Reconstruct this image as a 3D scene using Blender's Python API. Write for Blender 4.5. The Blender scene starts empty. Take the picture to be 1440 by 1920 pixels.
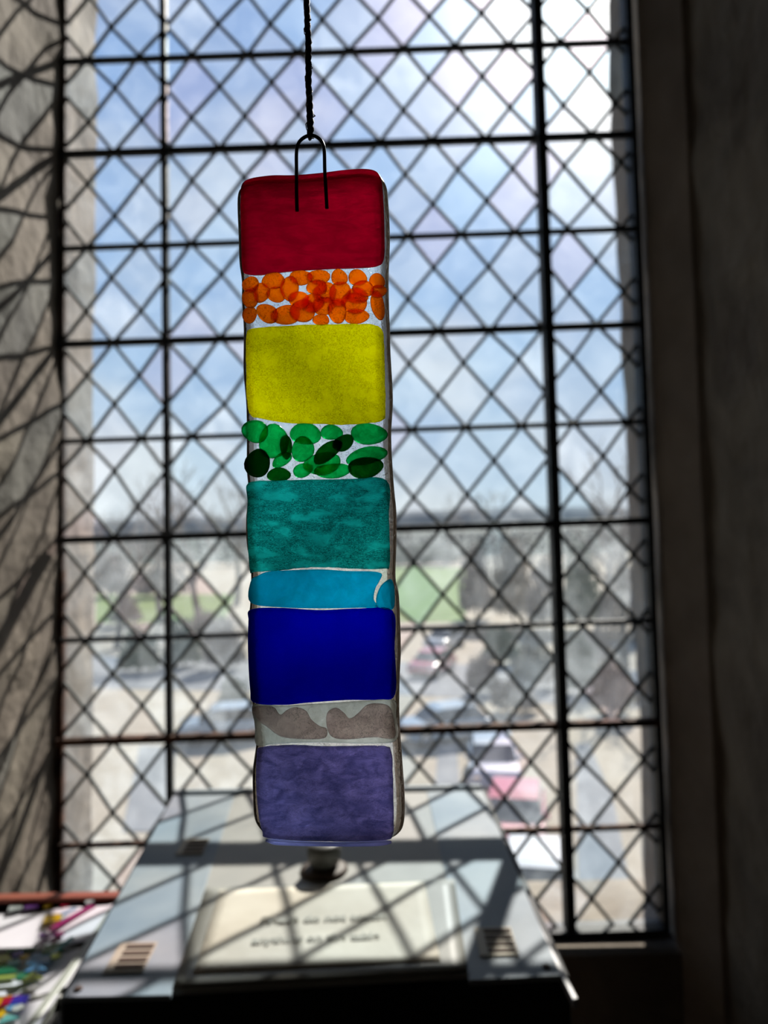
import bpy, bmesh, math, random
from mathutils import Vector, Matrix, noise
R = random.Random(7)
S = bpy.context.scene
COL = S.collection
PI = math.pi
# ------------------------------------------------------------------ camera
FPX = 1420.0
O = Vector((0, 0, 1.5))
PITCH, ROLL = math.radians(0.8), math.radians(1.3)
_r0 = Vector((1, 0, 0)); F = Vector((0, math.cos(PITCH), math.sin(PITCH))); _u0 = Vector((0, -math.sin(PITCH), math.cos(PITCH)))
RT = math.cos(ROLL) * _r0 - math.sin(ROLL) * _u0
UP = math.sin(ROLL) * _r0 + math.cos(ROLL) * _u0
cd = bpy.data.cameras.new('camera'); cam = bpy.data.objects.new('camera', cd); COL.objects.link(cam)
cam.matrix_world = Matrix(((RT.x, UP.x, -F.x, O.x), (RT.y, UP.y, -F.y, O.y), (RT.z, UP.z, -F.z, O.z), (0, 0, 0, 1)))
cd.sensor_fit = 'VERTICAL'; cd.sensor_height = 36; cd.sensor_width = 27; cd.lens = 36 * FPX / 1920
cd.clip_start = 0.01; cd.clip_end = 3000
cd.dof.use_dof = True; cd.dof.focus_distance = 0.26; cd.dof.aperture_fstop = cd.lens / 2.6
S.camera = cam
# ------------------------------------------------------------------ sky
SUN_AZ, SUN_EL = math.radians(18.5), math.radians(36.5)
SD = Vector((math.sin(SUN_AZ) * math.cos(SUN_EL), math.cos(SUN_AZ) * math.cos(SUN_EL), math.sin(SUN_EL)))
W = bpy.data.worlds.new('sky'); S.world = W; W.use_nodes = True
nt = W.node_tree; nt.nodes.clear()
def N(tree, t, **k):
    n = tree.nodes.new(t)
    for a, b in k.items():
        if a.startswith('i_'): n.inputs[a[2:].replace('_', ' ')].default_value = b
        else: setattr(n, a, b)
    return n
L = nt.links.new
tc = N(nt, 'ShaderNodeTexCoord'); sp = N(nt, 'ShaderNodeSeparateXYZ'); L(tc.outputs['Generated'], sp.inputs[0])
rp = N(nt, 'ShaderNodeValToRGB'); cr = rp.color_ramp
cr.elements[0].position = 0.0; cr.elements[0].color = (.60, .68, .74, 1)
cr.elements[1].position = 1.0; cr.elements[1].color = (.10, .20, .52, 1)
for p, c in ((.06, (.50, .62, .76, 1)), (.2, (.33, .52, .78, 1)), (.5, (.22, .40, .75, 1))):
    e = cr.elements.new(p); e.color = c
L(sp.outputs['Z'], rp.inputs[0])
mp = N(nt, 'ShaderNodeMapping'); mp.inputs['Scale'].default_value = (1, 1, 2.2); L(tc.outputs['Generated'], mp.inputs[0])
nz = N(nt, 'ShaderNodeTexNoise', i_Scale=3.0, i_Detail=5.0, i_Roughness=.5); L(mp.outputs[0], nz.inputs[0])
cl = N(nt, 'ShaderNodeMapRange'); cl.inputs[1].default_value = .44; cl.inputs[2].default_value = .70; L(nz.outputs[0], cl.inputs[0])
dt = N(nt, 'ShaderNodeVectorMath', operation='DOT_PRODUCT'); dt.inputs[1].default_value = SD; L(tc.outputs['Generated'], dt.inputs[0])
g1 = N(nt, 'ShaderNodeMath', operation='MAXIMUM'); g1.inputs[1].default_value = 0; L(dt.outputs['Value'], g1.inputs[0])
g2 = N(nt, 'ShaderNodeMath', operation='POWER'); g2.inputs[1].default_value = 5; L(g1.outputs[0], g2.inputs[0])
g3 = N(nt, 'ShaderNodeMath', operation='POWER'); g3.inputs[1].default_value = 60; L(g1.outputs[0], g3.inputs[0])
mx = N(nt, 'ShaderNodeMix', data_type='RGBA'); mx.inputs['B'].default_value = (.80, .86, .90, 1)
mm = N(nt, 'ShaderNodeMath', operation='MULTIPLY'); mm.inputs[1].default_value = .72; L(cl.outputs[0], mm.inputs[0])
L(mm.outputs[0], mx.inputs['Factor']); L(rp.outputs[0], mx.inputs['A'])
gl = N(nt, 'ShaderNodeMix', data_type='RGBA'); gl.blend_type = 'ADD'; gl.inputs['Factor'].default_value = 1
gs = N(nt, 'ShaderNodeMix', data_type='RGBA'); gs.inputs['A'].default_value = (0, 0, 0, 1); gs.inputs['B'].default_value = (.20, .18, .14, 1); L(g2.outputs[0], gs.inputs['Factor'])
gt = N(nt, 'ShaderNodeMix', data_type='RGBA'); gt.inputs['A'].default_value = (0, 0, 0, 1); gt.inputs['B'].default_value = (2.6, 2.45, 2.1, 1); L(g3.outputs[0], gt.inputs['Factor'])
L(mx.outputs['Result'], gl.inputs['A']); L(gs.outputs['Result'], gl.inputs['B'])
gk = N(nt, 'ShaderNodeMix', data_type='RGBA'); gk.blend_type = 'ADD'; gk.inputs['Factor'].default_value = 1
L(gl.outputs['Result'], gk.inputs['A']); L(gt.outputs['Result'], gk.inputs['B'])
bg = N(nt, 'ShaderNodeBackground', i_Strength=.95); L(gk.outputs['Result'], bg.inputs[0])
wo = N(nt, 'ShaderNodeOutputWorld'); L(bg.outputs[0], wo.inputs[0])
# ------------------------------------------------------------------ sun, exposure
sl = bpy.data.lights.new('sun', 'SUN'); sl.energy = 9.0; sl.angle = math.radians(.6); sl.color = (1, .94, .84)
so = bpy.data.objects.new('sun', sl); COL.objects.link(so); so.rotation_euler = SD.to_track_quat('Z', 'Y').to_euler()
so.location = SD * 30
S.view_settings.view_transform = 'Standard'; S.view_settings.look = 'None'; S.view_settings.gamma = 1
S.view_settings.use_curve_mapping = False; S.view_settings.exposure = 0.0
S.cycles.max_bounces = 14; S.cycles.diffuse_bounces = 5; S.cycles.glossy_bounces = 4
S.cycles.transmission_bounces = 12; S.cycles.transparent_max_bounces = 16
S.cycles.sample_clamp_indirect = 4; S.cycles.use_denoising = True; S.cycles.caustics_refractive = True; S.cycles.caustics_reflective = False
S.cycles.blur_glossy = .5
# ------------------------------------------------------------------ helpers
def ray(px, py): return F + (px - 720) / FPX * RT - (py - 960) / FPX * UP
def at(px, py, Y):
    d = ray(px, py); return O + d * (Y / d.y)
def atz(px, py, z0, s=0.0, y0=0.0):      # on the plane z = z0 + s*(y-y0)
    d = ray(px, py); t = (z0 + s * (0 - y0) - O.z) / (d.z - s * d.y); return O + d * t
H = ((98.4363141, -1.29750532, 164.66727), (-3.49958557, 114.904143, 111.230505), (-1.29398138e-4, -5.10059945e-3, 1))
def hp(u, v):
    w = H[2][0] * u + H[2][1] * v + 1
    return (H[0][0] * u + H[0][1] * v + H[0][2]) / w, (H[1][0] * u + H[1][1] * v + H[1][2]) / w
WY = 1.75
def win(u, v, Y=WY): return at(*hp(u, v), Y)

def tag(o, label=None, cat=None, group=None, kind=None):
    for k, v in (('label', label), ('category', cat), ('group', group), ('kind', kind)):
        if v: o[k] = v
    return o
def empty(name, loc, label=None, cat=None, group=None, kind=None, rz=0):
    o = bpy.data.objects.new(name, None); o.empty_display_size = .02; COL.objects.link(o); o.location = loc; o.rotation_euler[2] = rz
    return tag(o, label, cat, group, kind)
def mesh(name, V, Fc, mat, smooth=False):
    me = bpy.data.meshes.new(name); me.from_pydata([tuple(v) for v in V], [], Fc)
    me.materials.append(mat)
    if smooth: me.polygons.foreach_set('use_smooth', [True] * len(me.polygons))
    me.validate(); me.update(); return me
def obj(name, V, Fc, mat, parent=None, smooth=False, org=None):
    """verts in world space; parent's location (or own origin) is subtracted"""
    o0 = Vector(org) if org is not None else (parent.location.copy() if parent else None)
    if parent and parent.parent: o0 = parent.parent.location + parent.location if org is None else o0
    V = [Vector(v) for v in V]
    if o0 is None:
        n = len(V); o0 = Vector((sum(v.x for v in V) / n, sum(v.y for v in V) / n, min(v.z for v in V)))
    o = bpy.data.objects.new(name, mesh(name, [v - o0 for v in V], Fc, mat, smooth))
    COL.objects.link(o)
    if parent: o.parent = parent
    else: o.location = o0
    return o
class MB:
    def __init__(s): s.V = []; s.F = []
    def add(s, V, Fc):
        b = len(s.V); s.V += [Vector(v) for v in V]; s.F += [[i + b for i in f] for f in Fc]; return s
    def box(s, a, b):
        x0, y0, z0 = a; x1, y1, z1 = b
        return s.add([(x0, y0, z0), (x1, y0, z0), (x1, y1, z0), (x0, y1, z0), (x0, y0, z1), (x1, y0, z1), (x1, y1, z1), (x0, y1, z1)],
                     [(3, 2, 1, 0), (4, 5, 6, 7), (0, 1, 5, 4), (1, 2, 6, 5), (2, 3, 7, 6), (3, 0, 4, 7)])
    def prism(s, top, d):                 # top polygon (list), extrude by vector d
        n = len(top); top = [Vector(p) for p in top]; d = Vector(d)
        return s.add(top + [p + d for p in top], [list(range(n)), list(range(2 * n - 1, n - 1, -1))] + [(i, i + n, (i + 1) % n + n, (i + 1) % n) for i in range(n)])
    def tube(s, pts, rad, n=6, sx=None, closed=False):
        pts = [Vector(p) for p in pts]; b = len(s.V); ref = None
        for i, p in enumerate(pts):
            t = (pts[min(i + 1, len(pts) - 1)] - pts[max(i - 1, 0)]).normalized()
            if ref is None: ref = Vector((0, 1, 0)) if abs(t.y) < .9 else Vector((1, 0, 0))
            a = ref - t * ref.dot(t); a.normalize(); ref = a; c = t.cross(a)
            r = rad[i] if isinstance(rad, (list, tuple)) else rad
            for k in range(n):
                an = 2 * PI * k / n + (PI / n); s.V.append(p + a * math.cos(an) * r * (sx or 1) + c * math.sin(an) * r)
        for i in range(len(pts) - 1):
            for k in range(n):
                q = b + i * n; s.F.append((q + k, q + (k + 1) % n, q + n + (k + 1) % n, q + n + k))
        s.F.append([b + k for k in range(n)][::-1]); s.F.append([b + (len(pts) - 1) * n + k for k in range(n)])
        return s
    def lathe(s, c, prof, n=24):
        c = Vector(c); b = len(s.V)
        for r, z in prof:
            for k in range(n):
                a = 2 * PI * k / n; s.V.append(c + Vector((r * math.cos(a), r * math.sin(a), z)))
        for i in range(len(prof) - 1):
            for k in range(n): q = b + i * n; s.F.append((q + k, q + (k + 1) % n, q + n + (k + 1) % n, q + n + k))
        s.F.append([b + k for k in range(n)][::-1]); s.F.append([b + (len(prof) - 1) * n + k for k in range(n)])
        return s
    def obj(s, name, mat, parent=None, smooth=False, org=None): return obj(name, s.V, s.F, mat, parent, smooth, org)
def bevel(o, w, seg=2):
    m = o.modifiers.new('b', 'BEVEL'); m.width = w; m.segments = seg; m.limit_method = 'ANGLE'; return o
# ------------------------------------------------------------------ materials
def base(name):
    m = bpy.data.materials.new(name); m.use_nodes = True; t = m.node_tree; t.nodes.clear()
    return m, t, N(t, 'ShaderNodeOutputMaterial')
def texn(t, scale, detail=4, rough=.55, dist=0, stretch=None):
    c = N(t, 'ShaderNodeTexCoord'); o = c.outputs['Object']
    if stretch:
        q = N(t, 'ShaderNodeMapping'); q.inputs['Scale'].default_value = stretch; t.links.new(o, q.inputs[0]); o = q.outputs[0]
    n = N(t, 'ShaderNodeTexNoise', i_Scale=scale, i_Detail=detail, i_Roughness=rough, i_Distortion=dist); t.links.new(o, n.inputs[0]); return n
def pbr(name, c1, c2=None, scale=5, rough=.8, metal=0, bump=0, bscale=None, spec=.4, lo=.35, hi=.65, stretch=None, coat=0, dist=0):
    m, t, out = base(name); p = N(t, 'ShaderNodeBsdfPrincipled'); t.links.new(p.outputs[0], out.inputs[0])
    p.inputs['Roughness'].default_value = rough; p.inputs['Metallic'].default_value = metal
    p.inputs['Specular IOR Level'].default_value = spec; p.inputs['Coat Weight'].default_value = coat
    p.inputs['Base Color'].default_value = (*c1, 1)
    if c2:
        n = texn(t, scale, 6, stretch=stretch, dist=dist); r = N(t, 'ShaderNodeValToRGB'); r.color_ramp.elements[0].position = lo; r.color_ramp.elements[1].position = hi
        r.color_ramp.elements[0].color = (*c1, 1); r.color_ramp.elements[1].color = (*c2, 1)
        t.links.new(n.outputs[0], r.inputs[0]); t.links.new(r.outputs[0], p.inputs['Base Color'])
    if bump:
        n = texn(t, bscale or scale * 4, 6); b = N(t, 'ShaderNodeBump', i_Strength=bump, i_Distance=.01)
        t.links.new(n.outputs[0], b.inputs['Height']); t.links.new(b.outputs[0], p.inputs['Normal'])
    return m
M = {}
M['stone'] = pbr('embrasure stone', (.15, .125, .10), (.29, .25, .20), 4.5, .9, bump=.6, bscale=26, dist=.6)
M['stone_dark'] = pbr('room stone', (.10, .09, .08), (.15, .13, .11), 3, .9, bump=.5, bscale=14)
M['sill'] = pbr('sill stone', (.20, .16, .12), (.30, .25, .19), 8, .9, bump=.5, bscale=30)
M['lead'] = pbr('lead', (.05, .055, .055), (.10, .11, .105), 30, .7, .2, bump=.3)
M['iron'] = pbr('iron', (.012, .015, .018), (.03, .033, .035), 25, .6, .2, bump=.3)
M['rust'] = pbr('rusty iron', (.035, .02, .014), (.15, .07, .04), 22, .8, .1, bump=.4, lo=.4, hi=.6)
M['rust2'] = pbr('lightly rusted iron', (.035, .03, .028), (.10, .065, .05), 14, .8, .1, bump=.4, lo=.4, hi=.6)
M['black'] = pbr('black case', (.006, .006, .007), rough=.6, spec=.25)
M['wood'] = pbr('dark wood', (.05, .03, .02), (.09, .055, .035), 6, .6, stretch=(1, 12, 12))
M['floor'] = pbr('flagstone', (.09, .08, .07), (.14, .12, .10), 3, .85, bump=.3)
def pane_mat(name, tint, dust):
    m, t, out = base(name)
    tr = N(t, 'ShaderNodeBsdfTransparent'); tl = N(t, 'ShaderNodeBsdfTranslucent'); gl = N(t, 'ShaderNodeBsdfGlossy', i_Roughness=.04)
    oi = N(t, 'ShaderNodeObjectInfo'); hs = N(t, 'ShaderNodeMix', data_type='RGBA'); hs.inputs['A'].default_value = (*tint, 1)
    hs.inputs['B'].default_value = (min(1, tint[0] * .96 + .03), tint[1] * .97, tint[2] * .93 + .05, 1); t.links.new(oi.outputs['Random'], hs.inputs['Factor']); t.links.new(hs.outputs['Result'], tr.inputs[0])
    tl.inputs[0].default_value = (.82, .90, .98, 1)
    n = texn(t, 14, 5, .6, .5); mr = N(t, 'ShaderNodeMapRange'); mr.inputs[1].default_value = .4; mr.inputs[2].default_value = .75
    mr.inputs[3].default_value = dust * .55; mr.inputs[4].default_value = dust * 2.0; t.links.new(n.outputs[0], mr.inputs[0])
    m1 = N(t, 'ShaderNodeMixShader'); t.links.new(mr.outputs[0], m1.inputs[0]); t.links.new(tr.outputs[0], m1.inputs[1]); t.links.new(tl.outputs[0], m1.inputs[2])
    fr = N(t, 'ShaderNodeFresnel', i_IOR=1.35); m2 = N(t, 'ShaderNodeMixShader'); t.links.new(fr.outputs[0], m2.inputs[0]); t.links.new(m1.outputs[0], m2.inputs[1]); t.links.new(gl.outputs[0], m2.inputs[2])
    t.links.new(m2.outputs[0], out.inputs[0]); return m
PANES = [pane_mat('pane clear', (.97, .985, .985), .036), pane_mat('pane blue', (.90, .965, 1.0), .040), pane_mat('pane rosy', (.995, .955, .975), .040), pane_mat('pane dusty', (.95, .97, .97), .080)]
def stained(name, col, rough=.35, transl=.15, tcol=None, bump=.3, bscale=900, var=None, vscale=300, lines=None, stretch=None, clearw=0, spec=.08):
    """coloured glass: rough refraction + a little scattering; var = darker streak colour in the glass"""
    m, t, out = base(name); K = t.links.new
    def rgb():
        if var:
            n = texn(t, vscale, 5, .6, 1.0, stretch); r = N(t, 'ShaderNodeValToRGB'); r.color_ramp.elements[0].position = .40; r.color_ramp.elements[1].position = .62
            r.color_ramp.elements[0].color = (*var, 1); r.color_ramp.elements[1].color = (*col, 1); K(n.outputs[0], r.inputs[0]); return r.outputs[0]
        r = N(t, 'ShaderNodeRGB'); r.outputs[0].default_value = (*col, 1); return r.outputs[0]
    c = rgb()
    if lines:                              # dark refraction lines of the wrinkled surface, painted into the colour
        w = texn(t, lines[0], 3, .5, 1.6, stretch); a = N(t, 'ShaderNodeMath', operation='SUBTRACT'); a.inputs[1].default_value = .5; K(w.outputs[0], a.inputs[0])
        b = N(t, 'ShaderNodeMath', operation='ABSOLUTE'); K(a.outputs[0], b.inputs[0]); mr = N(t, 'ShaderNodeMapRange'); mr.inputs[1].default_value = 0; mr.inputs[2].default_value = lines[1]
        mr.inputs[3].default_value = lines[2]; mr.inputs[4].default_value = 1; K(b.outputs[0], mr.inputs[0])
        big = texn(t, lines[0] * .16, 2, .5, .4, stretch); br = N(t, 'ShaderNodeMapRange'); br.inputs[1].default_value = .42; br.inputs[2].default_value = .62; K(big.outputs[0], br.inputs[0])
        mxx = N(t, 'ShaderNodeMath', operation='MAXIMUM'); K(mr.outputs[0], mxx.inputs[0]); K(br.outputs[0], mxx.inputs[1])
        mu = N(t, 'ShaderNodeMix', data_type='RGBA'); mu.blend_type = 'MULTIPLY'; mu.inputs['Factor'].default_value = 1; K(c, mu.inputs['A']); K(mxx.outputs[0], mu.inputs['B']); c = mu.outputs['Result']
    n = texn(t, bscale, 3, .5, .8, stretch); b = N(t, 'ShaderNodeBump', i_Strength=bump, i_Distance=.0006); K(n.outputs[0], b.inputs['Height'])
    rf = N(t, 'ShaderNodeBsdfRefraction', i_Roughness=rough, i_IOR=1.22); K(c, rf.inputs[0]); K(b.outputs[0], rf.inputs['Normal'])
    tl = N(t, 'ShaderNodeBsdfTranslucent'); K(c, tl.inputs[0]) if tcol is None else setattr(tl.inputs[0], 'default_value', (*tcol, 1))
    m1 = N(t, 'ShaderNodeMixShader'); m1.inputs[0].default_value = transl; K(rf.outputs[0], m1.inputs[1]); K(tl.outputs[0], m1.inputs[2])
    gl = N(t, 'ShaderNodeBsdfGlossy', i_Roughness=.12); K(b.outputs[0], gl.inputs['Normal'])
    m2 = N(t, 'ShaderNodeMixShader'); m2.inputs[0].default_value = spec * .5; K(m1.outputs[0], m2.inputs[1]); K(gl.outputs[0], m2.inputs[2])
    K(m2.outputs[0], out.inputs[0]); return m
def clear_glass(name, col, rough=.0, bump=.15, bscale=400, ior=1.5):
    m, t, out = base(name); g = N(t, 'ShaderNodeBsdfGlass', i_Roughness=rough, i_IOR=ior); g.inputs[0].default_value = (*col, 1)
    n = texn(t, bscale, 4, .5, .5); b = N(t, 'ShaderNodeBump', i_Strength=bump, i_Distance=.0006); t.links.new(n.outputs[0], b.inputs['Height']); t.links.new(b.outputs[0], g.inputs['Normal'])
    t.links.new(g.outputs[0], out.inputs[0]); return m
# ------------------------------------------------------------------ room shell and embrasure
def block(name, a, b, mat, face=None, amp=.012, sc=5, nu=26, nv=60, shape=None):
    """stone block with one rough displaced face: face = '+x' or '-x'"""
    mb = MB(); x0, y0, z0 = a; x1, y1, z1 = b
    if not face: mb.box(a, b); return tag(mb.obj(name, mat), kind='structure')
    fx = x1 if face == '+x' else x0; bx = x0 if face == '+x' else x1; sg = 1 if face == '+x' else -1
    V = []; Fc = []
    for i in range(nu + 1):
        for j in range(nv + 1):
            y = y0 + (y1 - y0) * i / nu; z = z0 + (z1 - z0) * j / nv
            d = amp * (noise.noise(Vector((y * sc, z * sc, fx * 9))) + .5 * noise.noise(Vector((y * sc * 3, z * sc * 3, 4)))) 
            x = fx + (shape(y, z) if shape else 0)
            x += sg * (d - amp * .2)
            V.append((x, y, z))
    w = nv + 1
    for i in range(nu):
        for j in range(nv): q = i * w + j; Fc.append((q, q + w, q + w + 1, q + 1) if sg > 0 else (q, q + 1, q + w + 1, q + w))
    n = len(V); V += [(bx, y0, z0), (bx, y1, z0), (bx, y1, z1), (bx, y0, z1)]
    Fc += [(n, n + 1, n + 2, n + 3), [n] + [j for j in range(nv, -1, -1)][::-1] + [n + 3], [n + 1] + [nu * w + j for j in range(w)] + [n + 2],
           [n] + [i * w for i in range(nu + 1)] + [n + 1], [n + 3] + [i * w + nv for i in range(nu + 1)] + [n + 2]]
    return tag(obj(name, V, Fc, mat, smooth=False), kind='structure')
XL = -.740
TOP = win(5, -3).z; BOT = win(5, 13.5).z
pr_t, pr_b = win(10.42, -3), win(10.42, 13.5)
ql_t, ql_b = win(-.44, -3), win(-.44, 13.5)
def lx(z): return ql_b.x + (ql_t.x - ql_b.x) * (z - ql_b.z) / (ql_t.z - ql_b.z)
def lshape(y, z): return lx(max(BOT - .3, min(TOP + .2, z))) - XL
def rshape(y, z):
    k = (pr_b.x - pr_t.x) / (pr_b.z - pr_t.z); x = pr_t.x + k * (z - pr_t.z) - pr_t.x
    x = max(-.02, min(.12, x)) + (1.70 - y) * .03 if y < 1.70 else max(-.02, min(.12, x))
    return x + .045 * min(1, max(0, (1.70 - y) / .10))
block('wall_left', (-1.6, .5, 0), (XL, 1.95, 3.2), M['stone'], '+x', shape=lshape)
block('wall_right', (pr_t.x + .004, .5, 0), (1.6, 1.95, 3.2), M['stone'], '-x', shape=rshape, nu=58)
block('wall_under_window', (XL - .1, 1.70, 0), (.8, 1.95, BOT - .012), M['stone'])
block('wall_over_window', (XL - .1, 1.70, TOP), (.8, 1.95, 3.2), M['stone'])
tag(bevel(MB().box((XL + .002, 1.765, BOT - .012), (.66, 2.02, BOT + .006)).obj('trim_1', M['sill']), .004), kind='structure')
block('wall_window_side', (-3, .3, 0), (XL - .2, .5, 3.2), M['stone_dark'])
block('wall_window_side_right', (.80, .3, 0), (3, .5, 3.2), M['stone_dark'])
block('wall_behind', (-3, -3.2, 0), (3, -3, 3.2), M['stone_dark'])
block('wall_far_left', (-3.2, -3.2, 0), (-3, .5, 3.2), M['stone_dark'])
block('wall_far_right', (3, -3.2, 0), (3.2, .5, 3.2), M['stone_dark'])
block('floor', (-3.2, -3.2, -.2), (3.2, 1.95, 0), M['floor'])
block('ceiling', (-3.2, -3.2, 3.2), (3.2, 1.95, 3.4), M['stone_dark'])
# ------------------------------------------------------------------ window: panes, leads, bars
UL, UR, VT, VB = -.42, 10.34, -3.0, 13.5
wnd = empty('window_1', win(5, 13.5), 'tall leaded window of small diamond panes in an iron frame', kind='structure')
def clip(poly, f):
    out = []
    for i, p in enumerate(poly):
        q = poly[(i + 1) % len(poly)]; a, b = f(p), f(q)
        if a >= 0: out.append(p)
        if (a >= 0) != (b >= 0): t = a / (a - b); out.append((p[0] + (q[0] - p[0]) * t, p[1] + (q[1] - p[1]) * t))
    return out
jit = {}
def node(u, v):
    k = (round(u * 2), round(v * 2))
    if k not in jit: jit[k] = (R.gauss(0, .022), R.gauss(0, .018))
    return u + jit[k][0], v + jit[k][1]
polys = []
for i in range(-2, 24):
    for j in range(-8, 29):
        if (i + j) % 2 == 0: continue
        cu, cv = i / 2, j / 2
        P4 = [node(cu - .5, cv), node(cu, cv + .5), node(cu + .5, cv), node(cu, cv - .5)]
        pl = clip(P4, lambda p: p[0] - UL); pl = clip(pl, lambda p: UR - p[0]) if pl else pl
        pl = clip(pl, lambda p: p[1] - VT) if pl else pl; pl = clip(pl, lambda p: VB - p[1]) if pl else pl
        if len(pl) < 3: continue
        parts = [pl]
        for tb in (-1.5, 1.5, 4.5, 7.5, 10.5):
            nxt = []
            for q in parts:
                a = clip(q, lambda p: tb - p[1]); b = clip(q, lambda p: p[1] - tb)
                nxt += [z for z in (a, b) if len(z) > 2]
            parts = nxt
        for q in parts:
            ar = abs(sum(q[k][0] * q[(k + 1) % len(q)][1] - q[(k + 1) % len(q)][0] * q[k][1] for k in range(len(q)))) / 2
            if ar > .004: polys.append((ar, q, cv))
def pane_geo(mb, q, r):
    c = Vector((sum(p[0] for p in q) / len(q), sum(p[1] for p in q) / len(q)))
    pts = []; tx, tz = r.gauss(0, .012), r.gauss(0, .012); cw = win(*c)
    for p in q:
        w = win(*(c + (Vector(p) - c) * .985)); w.y += (w.x - cw.x) * tx + (w.z - cw.z) * tz - .0012; pts.append(w)
    mb.prism(pts, (0, .0024, 0))
inview = sorted([p for p in polys if p[2] > -1.2], key=lambda p: -p[0])
rest = [p for p in polys if p[2] <= -1.2] + inview[296:]
for k, (a, q, cv) in enumerate(inview[:296]):
    mb = MB(); pane_geo(mb, q, R); w = R.random()
    low = cv > 7
    mi = (3 if w < (.38 if low else .10) else 1 if w < .55 else 2 if w < .68 else 0)
    mb.obj('pane', PANES[mi], wnd)
mb = MB()
for a, q, cv in rest: pane_geo(mb, q, R)
tag(mb.obj('border_pane', PANES[0], wnd), kind='stuff')
def lead_line(c, s):
    """line u = c + s*v through the nodes"""
    pts = []
    for j in range(-6, 28):
        v = j / 2; u = c + s * v
        if UL - .6 < u < UR + .6: pts.append(node(u, v))
    out = []
    for a, b in zip(pts, pts[1:]):
        sg = clip([a, b, b], lambda p: p[0] - UL); sg = clip(sg, lambda p: UR - p[0]) if sg else sg
        sg = clip(sg, lambda p: p[1] - VT) if sg else sg; sg = clip(sg, lambda p: VB - p[1]) if sg else sg
        if len(sg) >= 2:
            q = sorted(set((round(x, 5), round(y, 5)) for x, y in sg), key=lambda t: t[1])
            for z in (q[0], q[-1]):
                if not out or (abs(out[-1][0] - z[0]) + abs(out[-1][1] - z[1])) > .01: out.append(z)
    return out
for s in (1, -1):
    for c in range(-14, 26):
        pts = lead_line(c, s)
        if len(pts) < 2: continue
        MB().tube([win(u, v, WY + (.0006 if s > 0 else -.0006)) for u, v in pts], .0042, 8, 1.4).obj('lead_came', M['lead'], wnd)
mb = MB()
for k in list(jit):
    if (k[0] + k[1]) % 2: continue
    u, v = node(k[0] / 2, k[1] / 2)
    if UL < u < UR and VT < v < VB:
        c = win(u, v); mb.add([c + Vector(d) for d in ((.0062, 0, 0), (0, 0, .0062), (-.0062, 0, 0), (0, 0, -.0062), (0, -.006, 0), (0, .006, 0))],
                             [(0, 1, 4), (1, 2, 4), (2, 3, 4), (3, 0, 4), (1, 0, 5), (2, 1, 5), (3, 2, 5), (0, 3, 5)])
tag(mb.obj('solder_joint', M['lead'], wnd), kind='stuff')
def bar(pts, w, d, mat, name, Y):
    P = [win(u, v, Y) for u, v in pts]; mb = MB(); n = len(P)
    for a, b in zip(P, P[1:]):
        t = (b - a).normalized(); nrm = Vector((-t.z, 0, t.x)) * (w / 2)
        mb.prism([a + nrm, b + nrm, b - nrm, a - nrm], (0, d, 0))
    return bevel(mb.obj(name, mat, wnd), .0015)
for v in (-1.5, 0, 1.5, 3, 4.5, 6, 7.5, 9, 10.5, 12):
    T = v in (-1.5, 1.5, 4.5, 7.5, 10.5)
    dp = {7.5: .052, 10.5: .026}.get(v, .014)
    bar([(UL - .12, v), (UR, v)], .0155 if T else .011, dp, M['rust'] if v >= 10 else M['iron'], 'saddle_bar', WY - .010 - dp)
bar([(1.40, VT), (1.52, VB)], .0140, .022, M['iron'], 'upright_bar', WY - .032)
bar([(8.58, VT), (8.64, VB)], .0205, .045, M['iron'], 'upright_bar', WY - .056)
zj = win(5, 8).z
def side(z0, z1, w, mat):
    q = [(lx(z) + k, WY - .014, z) for z, k in ((z0, -.006), (z0, w), (z1, w), (z1, -.006))]
    bevel(MB().prism(q, (0, .026, 0)).obj('frame_side', mat, wnd), .002)
def rx(z): return pr_t.x + max(-.02, min(.12, (pr_b.x - pr_t.x) / (pr_b.z - pr_t.z) * (z - pr_t.z)))
M['plaster'] = pbr('pale edge plaster', (.26, .215, .18), (.36, .30, .25), 6, .9, bump=.4, bscale=24)
V = []; Fc = []; n = 24
for i in range(n + 1):
    z = BOT - .35 + (TOP - BOT + .35) * i / n; x = rx(z); w = .002 * noise.noise(Vector((0, 0, z * 9)))
    V += [(x - .004 + w, 1.722, z), (x + .002 + w, 1.69, z), (x + .040 + w, 1.585, z), (x + .062, 1.585, z), (x + .02, 1.722, z)]
for i in range(n):
    q = i * 5
    for k in range(5): Fc.append((q + k, q + (k + 1) % 5, q + 5 + (k + 1) % 5, q + 5 + k))
Fc += [tuple(range(5))[::-1], tuple(n * 5 + k for k in range(5))]
tag(obj('trim_2', V, Fc, M['plaster']), kind='structure')
side(zj, TOP, .007, M['rust2']); side(BOT, zj, .009, M['rust'])
bar([(UR - .01, VT), (UR - .01, VB)], .014, .05, M['iron'], 'frame_side', WY - .03)
bar([(UL, VB), (UR, VB)], .014, .05, M['iron'], 'frame_bottom', WY - .03)
bar([(UL, VT), (UR, VT)], .014, .05, M['iron'], 'frame_top', WY - .03)
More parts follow.
